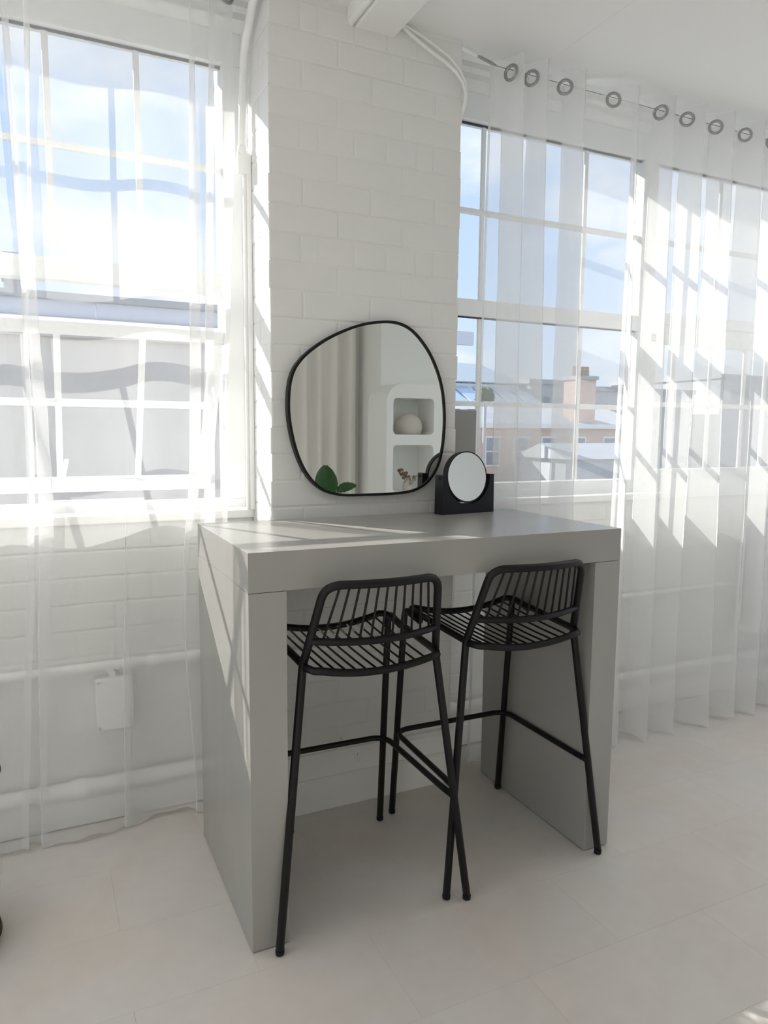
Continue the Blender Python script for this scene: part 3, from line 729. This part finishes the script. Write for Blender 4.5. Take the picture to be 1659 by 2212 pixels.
def build_curtain(label, plan, seed, wob=.004, eyelets=(), nz=40, hem=0.012, length=1.0, up=0.0):
    t = thing('sheer_curtain', label, 'curtain', (0, 0, 0), 0.0, 'sheer curtains in front of the windows'); ncol = int(length / .0045)
    E = [eyelet_at(plan, p, 2.634 + up, ncol) for p in eyelets]; holes = [e[0] for e in E]
    hemfn = lambda x, s: hem + .006 * math.sin(x * 23 + seed) + .004 * math.sin(x * 61 + seed)
    ZH = [z_ + up for z_ in ZHEAD]
    z_low = [lerp(ZH[-1], .015, (k + 1) / nz) for k in range(nz)]
    obj('drape', curtain_mesh(plan, ZH + z_low, 0, wob, seed, hemfn, ncol, holes), 'sheer', t, smooth=True, recalc=False)
    obj('header_band', curtain_mesh(plan, ZH[1:], .0022, wob, seed, None, ncol, holes), 'sheer', t, smooth=True, recalc=False)
    obj('hem', curtain_mesh(plan, [.045, .03, .015], .0015, wob, seed, hemfn, ncol), 'sheer', t, smooth=True, recalc=False)
    for p, nr in E:
        q = nr.to_track_quat('Z', 'Y').to_matrix().to_4x4()
        bm = bmesh.new(); n = 32; prof = [(.0195, -.0022), (.0225, -.0048), (.0285, -.0042), (.0305, 0), (.0285, .0042), (.0225, .0048), (.0195, .0022)]
        rr = [[bm.verts.new(Vector((r * math.cos(2 * PI * k / n), r * math.sin(2 * PI * k / n), z_))) for k in range(n)] for r, z_ in prof]
        for a, b in zip(rr, rr[1:] + rr[:1]):
            for k in range(n): bm.faces.new((a[k], a[(k + 1) % n], b[(k + 1) % n], b[k]))
        o = autosmooth(obj('eyelet', bm, 'metal', t), 60); o.location = p + nr * .001; o.rotation_euler = q.to_euler()
    return t
# --- left, main curtain: flat panels with S-folded pleats (tables give each pleat's left and right edge by height)
TB = dict(
    S1=[(2.69, -.497, -.475), (2.17, -.486, -.462), (1.85, -.478, -.452), (1.65, -.476, -.458), (1.24, -.475, -.456), (.015, -.541, -.525)],
    S2=[(2.69, -.430, -.410), (2.18, -.438, -.428), (1.85, -.450, -.431), (1.65, -.458, -.427), (1.38, -.451, -.413), (1.10, -.450, -.407), (.66, -.471, -.435), (0, -.486, -.468)],
    P=[(2.69, -.165, -.1649), (1.24, -.190, -.1895), (.90, -.205, -.200), (.54, -.221, -.194), (.01, -.231, -.206)],
    S3=[(2.69, .037, .055), (1.83, .020, .059), (1.235, .008, .052), (.925, -.018, .006), (.6, -.02, -.009), (.1, .006, .016)],
    S4=[(2.69, .100, .122), (1.83, .071, .102), (1.23, .056, .098), (.3, .056, .088)],
    R=[(2.69, .172), (2.28, .176), (1.84, .156), (1.23, .134), (0, .125)])
def planB(z_):
    Y = 0.755; pts = []
    def run(a, b, ya, yb, n, amp):
        for k in range(n):
            t = k / n; pts.append((lerp(a, b, t), lerp(ya, yb, t) + amp * math.sin(PI * t)))
    x = interp(TB['S1'], z_)[0] - .004; y = Y - .012
    x1 = interp(TB['S1'], z_)[1]
    run(x, x1, y, y + .02, 5, -.008); x, y = x1, y + .02
    back = interp(TB['S1'], z_)[0] + .004; run(x, back, y, y + .012, 5, .003); x, y = back, y + .012
    for key, amp, n in (('S2', .010, 7), ('P', -.028, 22), ('S3', .030, 20), ('S4', -.008, 8)):
        xl, xr = interp(TB[key], z_)
        f = min(1.0, (xr - xl) / .012) ** 2; y1 = Y + .004 + .012 * f; y2 = y1 - .014 * f
        run(x, xr, y, y1, n, amp); run(xr, xl, y1, y2, 6, .004 * f); x, y = xl, y2
        pts.append((xl - .001 * f, y2 - .006 * f)); x, y = xl, y2 - .012 * f
    xr = interp(TB['R'], z_)[0]; run(x, xr, y, Y, 10, -.012)
    pts.append((xr, Y)); return pts
WB = .742
eB = [(-.30, .75), (-.03, .75), (.078, .75), (.150, .75)]
build_curtain('white sheer curtain hanging between far-left curtain and brick pier', planB, 3, .0035, eB, length=.85, up=.082)
# --- far left curtain
TA = [(2.69, -.540), (2.02, -.513), (1.78, -.492), (1.51, -.476), (1.24, -.475), (.82, -.491), (.53, -.512), (.03, -.540)]
def planA(z_):
    xr = interp(TA, z_)[0]; pts = []; n = 90
    for k in range(n + 1):
        t = k / n; x = xr - 2.1 * (1 - t)
        a = .030 * (0.35 + 0.65 * min(1, (1 - t) * 6))
        pts.append((x + .02 * math.sin((xr - x) * 38 + 1), .735 + a * math.sin((xr - x) * 36)))
    return pts
build_curtain('white sheer curtain at the far left edge, sunlit, meeting the next curtain', planA, 9, .004, [(xx, .735) for xx in (-.62, -.80, -.97, -1.15)], length=2.6, up=.082)
# --- right curtains: eyelet waves
EX = [1.135, 1.235, 1.400, 1.622, 1.850, 2.025, 2.206, 2.392, 2.560, 2.74, 2.93, 3.11, 3.30, 3.48, 3.67, 3.86, 4.04, 4.22]
CR = [1.175, 1.280, 1.452, 1.722, 1.915, 2.085, 2.255, 2.442, 2.62, 2.80, 2.99, 3.17, 3.36, 3.54, 3.73, 3.92, 4.10, 4.29]
rr_ = random.Random(5); JX = [(rr_.uniform(-.02, .02), rr_.uniform(-.02, .02), rr_.uniform(.7, 1.15)) for _ in CR]
def plan_right(i0, i1, start, end):
    def plan(z_):
        s = max(0, min(1, (2.6 - z_) / 2.6)); P = []
        x0 = start - .03 * s; P.append((x0, .655)); P.append((x0 + .012, .685))
        for i in range(i0, i1):
            lo = CR[i - 1] if i > i0 else start + .05
            vx = min(EX[i] - .055, lo + .02) if i > i0 else EX[i] - .02
            vx = vx + JX[i][0] * s * .8; cx_ = CR[i] + JX[i][1] * s
            yv = .695 + .012 * s * JX[i][2]; yc = .572 - .035 * s * JX[i][2]
            if i > i0: P.append((vx + .000, yv)); P.append((vx + .010 - .006, yv + .004))
            P.append((lerp(vx, cx_, .5), lerp(yv, yc, .5)))
            P.append((cx_ - .004, yc)); P.append((cx_ + .004, yc + .006))
        P.append((end, .66))
        return catmull(P, 5)
    return plan
def eyes(i0, i1): return [(lerp(min(EX[i] - .055, CR[i - 1] + .02) if i > i0 else EX[i] - .02, CR[i], .66), .615) for i in range(i0, i1)]
build_curtain('white sheer eyelet curtain hanging right beside the brick pier', plan_right(0, 4, 1.10, 1.80), 1, .0025, eyes(0, 4), length=1.35)
build_curtain('white sheer eyelet curtain at the right edge in front of radiator', plan_right(4, 18, 1.80, 4.40), 2, .0025, eyes(4, 18), length=4.6)
# --- wires
t = thing('curtain_wire', 'thin steel wire with turnbuckle carrying the right sheer curtains', 'wire')
tubeo('wire', [(1.10, .632, 2.655), (2.8, .634, 2.650), (4.59, .634, 2.655)], .0014, 'wire', t, 6)
tubeo('turnbuckle', [(1.02, .632, 2.672), (1.035, .632, 2.669), (1.085, .632, 2.659), (1.10, .632, 2.656)], [.003, .0055, .0055, .003], 'metal', t, 8)
tubeo('anchor', [(.958, .632, 2.682), (1.015, .632, 2.671), (1.02, .632, 2.670)], [.0075, .0075, .004], 'upvc', t, 10)
t = thing('curtain_wire', 'thin steel wire carrying the left sheer curtains', 'wire')
tubeo('wire', [(-3.19, .745, 2.742), (-1.5, .745, 2.737), (.2515, .745, 2.745)], .0014, 'wire', t, 6)

# ---- fill lights added on the ceiling out of view, to brighten the room
EMI = bpy.data.materials.new('fill_lamp_glow'); EMI.use_nodes = True
_b = EMI.node_tree.nodes['Principled BSDF']; _b.inputs['Emission Color'].default_value = (1, .96, .90, 1); _b.inputs['Emission Strength'].default_value = 1.6; M['lamp'] = EMI
for x, y, lb in ((2.95, -.30, 'flat white fill light added on the ceiling right of the table, out of view'), (-1.15, .05, 'flat white fill light added on the ceiling left of the table, out of view')):
    t = thing('added_fill_lamp', lb, 'added fill light', (x, y, CEIL), 0, 'added fill lights')
    bxo('fill_lamp_frame', -.31, .31, -.61, .61, -.035, -.0005, 'upvc', t, .004); bxo('fill_lamp_face', -.28, .28, -.58, .58, -.039, -.0355, 'lamp', t)

# ================================================================== BEHIND THE CAMERA (seen in the mirror)
# arch shelf
def cutmesh(boxes_bm, cutters):
    me = bpy.data.meshes.new('tmp'); boxes_bm.to_mesh(me); boxes_bm.free(); o = bpy.data.objects.new('tmp', me); COL.objects.link(o); cs = []
    for c in cutters:
        mc = bpy.data.meshes.new('cut'); bmesh.ops.recalc_face_normals(c, faces=c.faces[:]); c.to_mesh(mc); c.free(); oc = bpy.data.objects.new('cut', mc); COL.objects.link(oc); cs.append(oc)
        md = o.modifiers.new('b', 'BOOLEAN'); md.object = oc; md.operation = 'DIFFERENCE'; md.solver = 'EXACT'
    dg = bpy.context.evaluated_depsgraph_get(); dg.update()
    r = bpy.data.meshes.new_from_object(o.evaluated_get(dg))
    for x in cs + [o]: bpy.data.objects.remove(x, do_unlink=True)
    return r
SY = -2.15
def archpoly(x0, x1, z1, r, n=12):
    P = [(x0, 0.0), (x1, 0.0)]
    for cx_, a0 in ((x1 - r, 0), (x0 + r, PI / 2)):
        for k in range(n + 1):
            a = a0 + PI / 2 * k / n; P.append((cx_ + r * math.cos(a), z1 - r + r * math.sin(a)))
    return P
bm = bmesh.new(); extrude_profile(bm, archpoly(1.994, 3.0, 1.703, .15), -2.495, SY); bmesh.ops.recalc_face_normals(bm, faces=bm.faces[:])
cuts = []
for x0, x1 in ((2.052, 2.412), (2.55, 2.91)):
    for z0, z1 in ((1.309, 1.592), (.86, 1.228), (.46, .78)):
        c = bmesh.new(); extrude_profile(c, rrect(x0, x1, z0, z1, .035, 5), -2.42, SY + .02); cuts.append(c)
c = bmesh.new(); extrude_profile(c, rrect(2.075, 2.39, 1.255, 1.33, .02, 4), -2.41, SY - .03); cuts.append(c)
me = cutmesh(bm, cuts)
as_ = thing('arch_shelf', 'white rounded plaster shelf unit with square niches seen in wall mirror', 'shelf', (0, 0, 0))
o = bpy.data.objects.new('shelf_body', me); COL.objects.link(o); o.parent = as_; me.materials.clear(); me.materials.append(M['plasterwhite']); autosmooth(o, 30)
# ribbed ball vase
bm = bmesh.new(); n1, n2 = 72, 96; ax = Vector((.55, .25, .8)).normalized(); R = .112; vv = []
for i in range(n1 + 1):
    th = PI * i / n1; ring = []
    for k in range(n2):
        p = Vector((math.sin(th) * math.cos(2 * PI * k / n2), math.sin(th) * math.sin(2 * PI * k / n2), math.cos(th)))
        a = math.acos(max(-1, min(1, p.dot(ax)))); ring.append(p * R * (1 + .012 * math.sin(a * 44)))
    vv.append(ring)
V = [[bm.verts.new(q) for q in r] if 0 < i < n1 else [bm.verts.new(r[0])] for i, r in enumerate(vv)]
for i in range(n1):
    A, B = V[i], V[i + 1]
    for k in range(n2):
        if len(A) == 1: bm.faces.new((A[0], B[k], B[(k + 1) % n2]))
        elif len(B) == 1: bm.faces.new((A[k], B[0], A[(k + 1) % n2]))
        else: bm.faces.new((A[k], B[k], B[(k + 1) % n2], A[(k + 1) % n2]))
o = obj('ball_vase', bm, 'vase', None, smooth=True); o.location = (2.255, -2.29, 1.255 + R * .99)
tag(o, 'cream ribbed ball vase in the upper niche seen in wall mirror', 'vase')
# dried eucalyptus in a small vase in the lower niche
t = thing('dried_bouquet', 'dried brown eucalyptus sprigs in the lower niche seen in mirror', 'dried flowers', (2.24, -2.27, .861))
bm = bmesh.new(); lathe(bm, [(.03, 0), (.038, .02), (.036, .06), (.018, .09), (.02, .10)], 20); autosmooth(obj('vase', bm, 'vase', t))
rd_ = random.Random(4)
for bi, (dx, dy, hgt, mm, nl) in enumerate(((-.075, .03, .165, 'dry', 16), (.02, .05, .06, 'drypale', 10), (.10, .03, .10, 'drypale', 11), (-.01, .0, .04, 'dry', 9))):
    base = Vector((0, 0, .09)); tip = Vector((dx, dy, hgt))
    pth = [base.lerp(tip, k / 6) + Vector((0, 0, .02 * math.sin(PI * k / 6))) for k in range(7)]
    stem = tubeo('stem', pth, .0018, 'dry', t, 6)
    for k in range(nl):
        s = k / (nl - 1); c = pth[0].lerp(pth[-1], s * .9 + .1) + Vector((rd_.uniform(-.022, .022), rd_.uniform(-.02, .02), rd_.uniform(-.012, .02)))
        bm = bmesh.new(); n_ = 10; r = rd_.uniform(.012, .018); nn = Vector((rd_.uniform(-.6, .6), 1, rd_.uniform(-.6, .6))).normalized(); q = nn.to_track_quat('Z', 'Y').to_matrix()
        cv = bm.verts.new(c + nn * .003); rg = [bm.verts.new(c + q @ Vector((r * math.cos(2 * PI * a / n_), r * .85 * math.sin(2 * PI * a / n_), 0))) for a in range(n_)]
        for a in range(n_): bm.faces.new((cv, rg[a], rg[(a + 1) % n_]))
        obj('leaf', bm, mm, stem)
# thick curtain on the back wall
def plan_back(z_):
    pts = []; s = (2.65 - z_) / 2.65; n = 150
    for k in range(n + 1):
        x = .35 + (2.03 - .35) * k / n
        ph = x * 34 + 2.2 * math.sin(x * 7.3) + .6 * s * math.sin(x * 11)
        v = math.sin(ph); y = -2.865 + .042 * (abs(v) ** .7) * (1 if v > 0 else -1) + .012 * math.sin(x * 61 + s)
        pts.append((x, y))
    return pts
t = thing('thick_curtain', 'cream floor-length curtain on the back wall seen in mirror', 'curtain')
bm = curtain_mesh(plan_back, [2.66 - 2.65 * k / 16 for k in range(17)]); o = obj('drape', bm, 'cream', t, smooth=True, recalc=False)
md = o.modifiers.new('s', 'SOLIDIFY'); md.thickness = .003
tubeo('rail', [(.3, -2.865, 2.685), (2.08, -2.865, 2.685)], .012, 'upvc', t, 10)
# leafy plant
pl = thing('potted_plant', 'broad green-leaved potted plant low in the wall mirror reflection', 'plant', (1.46, -2.0, 0))
bm = bmesh.new(); lathe(bm, [(.11, 0), (.12, .01), (.15, .28), (.155, .30), (.14, .30), (.135, .26)], 32); autosmooth(obj('pot', bm, 'plasterwhite', pl))
bm = bmesh.new(); lathe(bm, [(.001, .262), (.136, .262), (.136, .266), (.001, .268)], 24); obj('soil', bm, 'soil', pl)
def big_leaf(base, tip_dir, length, width, curl, roll, name='leaf', cut=None):
    bm = bmesh.new(); n = 14; d = Vector(tip_dir).normalized(); side = d.cross(Vector((0, 0, 1))).normalized(); side = (Matrix.Rotation(roll, 3, d) @ side)
    nm = side.cross(d); rows_ = []
    for i in range(n + 1):
        s = i / n; wd = width * math.sin(PI * min(1, s * .92 + .06)) ** .6 * (1 - .25 * s)
        c = Vector(base) + d * length * s + Vector((0, 0, -1)) * curl * s * s
        rows_.append([bm.verts.new(c + side * wd * u * (1 - .0 * abs(u)) + nm * (.25 * wd * abs(u) + .004 * math.sin(i * 2.3) * abs(u))) for u in (-1, -.66, -.33, 0, .33, .66, 1)])
    for a, b in zip(rows_, rows_[1:]):
        for k in range(6): bm.faces.new((a[k], a[k + 1], b[k + 1], b[k]))
    o = obj(name, bm, 'leaf', pl, smooth=True); md = o.modifiers.new('s', 'SOLIDIFY'); md.thickness = .0015; return o
for k, (b, top, dr, ln, wd, cu, ro) in enumerate((((0, 0, .26), (-.02, .0, .84), (-.12, .25, 1), .28, .095, .02, .1), ((.01, .01, .26), (.06, .02, .90), (.95, .1, .45), .16, .045, .03, 1.2),
        ((-.01, .02, .26), (-.10, .05, .72), (-.8, .3, .6), .30, .09, .08, .2), ((.02, -.01, .26), (.12, -.04, .70), (.8, -.3, .35), .30, .08, .10, .0), ((0, -.02, .26), (-.02, -.12, .75), (0, -1, .6), .32, .09, .09, .0), ((0, .03, .26), (.02, .12, .72), (.1, 1, .5), .26, .08, .12, .0))):
    tubeo('stem', [Vector(b), Vector(b).lerp(Vector(top), .5) + Vector((.01, 0, 0)), Vector(top)], .007, 'leaf', pl, 8)
    big_leaf(top, dr, ln, wd, cu, ro)
# edge of a dark seat at the far left of the frame
ch = thing('black_base', 'black rounded foot of furniture at the far left edge on the floor', 'furniture', (-0.738, .35, 0))
bm = bmesh.new(); lathe(bm, [(.12, 0), (.147, .006), (.154, .022), (.150, .04), (.10, .052), (.02, .056)], 40); autosmooth(obj('disc_foot', bm, 'black', ch))
bm = bmesh.new(); lathe(bm, [(.02, .056), (.018, .08), (.018, .44)], 20); autosmooth(obj('column', bm, 'black', ch))
bm = bmesh.new(); lathe(bm, [(.10, .44), (.165, .445), (.17, .46), (.165, .475), (.02, .48)], 40); o = autosmooth(obj('seat', bm, 'black', ch)); 

# ================================================================== OUTSIDE
gd = struct(bxo('ground', -120, 120, -80, 160, -8.2, -8.0, 'tarmac')); gd.name = 'trim_5'; gd.name = 'street_ground'
# pale building opposite the left window
b = thing('white_building', 'pale flat-roofed building with metal parapet across from left window', 'building', (0, 0, 0))
bxo('wall', -14, 5.5, 9.0, 16, -8, 2.66, 'render', b)
bxo('cornice', -14, 5.5, 8.86, 16, 2.66, 2.78, 'coping', b, .02)
bxo('ledge', -14, 5.5, 8.93, 9.1, 2.52, 2.60, 'render', b)
for k in range(13):
    bxo('parapet_panel', -14 + 1.5 * k + .006 + .86 - .0, -14 + 1.5 * (k + 1) - .006 + .86, 9.0, 9.08, 2.78, 3.0, 'fascia', b)
bxo('coping', -14, 5.5, 8.95, 9.2, 3.0, 3.10, 'coping', b, .01)
bxo('roof_vent', -.74, -.52, 9.3, 9.7, 3.0, 3.62, 'coping', b); bxo('vent_hood', -.77, -.50, 9.25, 9.75, 3.30, 3.44, 'gasket', b)
# brick terrace across from right window
b = thing('brick_terrace', 'orange brick terrace with slate roof beyond the right window', 'building', (0, 0, 0))
bxo('wall', 15, 32, 30, 40, -8, 1.50, 'extbrick', b)
bxo('gutter', 15, 32, 29.7, 30.1, 1.46, 1.70, 'upvc', b)
bm = bmesh.new(); extrude_profile(bm, [(29.9, 1.62), (34.5, 2.95), (40, 1.62)], 15, 32, 'x'); obj('roof', bm, 'slate', b)
for x in (16.6, 18.4, 20.5, 22.3, 24.1, 26.2, 28.4):
    f = bxo('window', x, x + .95, 29.93, 30.02, -.55, 1.02, 'upvc', b)
    bxo('pane', x + .09, x + .86, 29.90, 29.94, -.45, .2, 'darkglass', f); bxo('pane', x + .09, x + .86, 29.90, 29.94, .28, .93, 'darkglass', f)
cs = bxo('chimney_stack', 27.0, 28.3, 30.6, 31.8, 1.5, 4.2, 'extbrick', b); bxo('cap', 26.9, 28.4, 30.5, 31.9, 4.2, 4.4, 'coping', cs)
for k in range(4):
    bm = bmesh.new(); lathe(bm, [(.14, 4.4), (.16, 4.5), (.12, 4.9), (.15, 4.95)], 14, (27.2 + .3 * k, 31.2)); obj('chimney_pot', bm, 'pot', cs)
# workshop with ribbed roof and skylights
b = thing('ribbed_roof_workshop', 'pale workshop with ribbed metal roof and slanted skylights', 'building')
bm = bmesh.new(); extrude_profile(bm, [(44, 3.4), (44, 4.7), (50, 6.6), (58, 6.4), (58, -8), (44, -8)], 20, 33, 'x'); obj('wall', bm, 'upvc', b)
for k in range(26):
    bm = bmesh.new(); x = 20 + .5 * k; extrude_profile(bm, [(43.7, 4.75), (50, 6.68), (50, 6.76), (43.7, 4.83)], x, x + .44, 'x'); obj('roof_sheet', bm, 'ribroof', b)
bm = bmesh.new(); extrude_profile(bm, [(40.5, 2.9), (44, 4.5), (44, -8), (40.5, -8)], 20, 33, 'x'); obj('lean_to', bm, 'upvc', b)
for k in range(8):
    bm = bmesh.new(); x = 20.3 + 1.6 * k; extrude_profile(bm, [(40.7, 3.06), (43.6, 4.39), (43.6, 4.46), (40.7, 3.13)], x, x + 1.2, 'x'); obj('skylight', bm, 'skylight', b)
# long dark roofs on the skyline
for nm, lb, x0, x1, y0, y1, z1, mm in (
        ('warehouse', 'blocky grey warehouse on the skyline beyond right window', 33.0, 37.4, 43, 52, 5.15, 'slate'),
        ('warehouse', 'lower long grey roofed block beside the skyline warehouse', 37.7, 50, 43, 52, 4.8, 'slate'),
        ('office_block', 'grey office block on skyline seen at far right', 52, 75, 42, 55, 6.2, 'slate')):
    b = thing(nm, lb, 'building'); bxo('wall', x0, x1, y0, y1, -8, z1 - .35, mm, b); bxo('roof', x0 - .15, x1 + .15, y0 - .15, y1 + .15, z1 - .35, z1, 'coping', b)
    nw = 4
    for k in range(nw):
        xx = x0 + (x1 - x0) * (k + .25) / nw; bxo('window', xx, xx + (x1 - x0) / nw * .4, y0 - .06, y0 + .02, z1 - 2.6, z1 - 1.3, 'darkglass', b)
b = thing('flat_roof_extension', 'pale flat roofed low extension below the right window', 'building')
bxo('wall', 5.8, 24, 10, 24, -8, -2.2, 'render', b); bxo('roof', 5.7, 24.1, 9.9, 24.1, -2.2, -2.0, 'flatroof', b); bxo('parapet', 5.7, 24.1, 9.9, 10.2, -2.0, -1.75, 'coping', b)
b = thing('grey_outbuilding', 'dark grey outbuilding in front of the brick terrace', 'building')
bxo('wall', 21.3, 26, 24.5, 28, -8, .10, 'slate', b)
bm = bmesh.new(); extrude_profile(bm, [(24.2, .05), (26.2, .75), (28.2, .05)], 21.1, 26.2, 'x'); obj('roof', bm, 'slate', b)
# tree
b = thing('distant_tree', 'dark leafy tree between rooftops beyond the right window', 'tree', (19.35, 28.3, 0))
rd_ = random.Random(8); bm = bmesh.new()
bmesh.ops.create_icosphere(bm, subdivisions=3, radius=1.0)
for v in bm.verts:
    v.co = Vector((v.co.x * .42, v.co.y * .42, v.co.z * .42 + 3.0)) * 1.0 + Vector((rd_.uniform(-.1, .1), rd_.uniform(-.1, .1), rd_.uniform(-.1, .1)))
obj('crown', bm, 'tree', b); tubeo('trunk', [(0, 0, -8), (0, 0, 2.75)], .08, 'slate', b, 8)
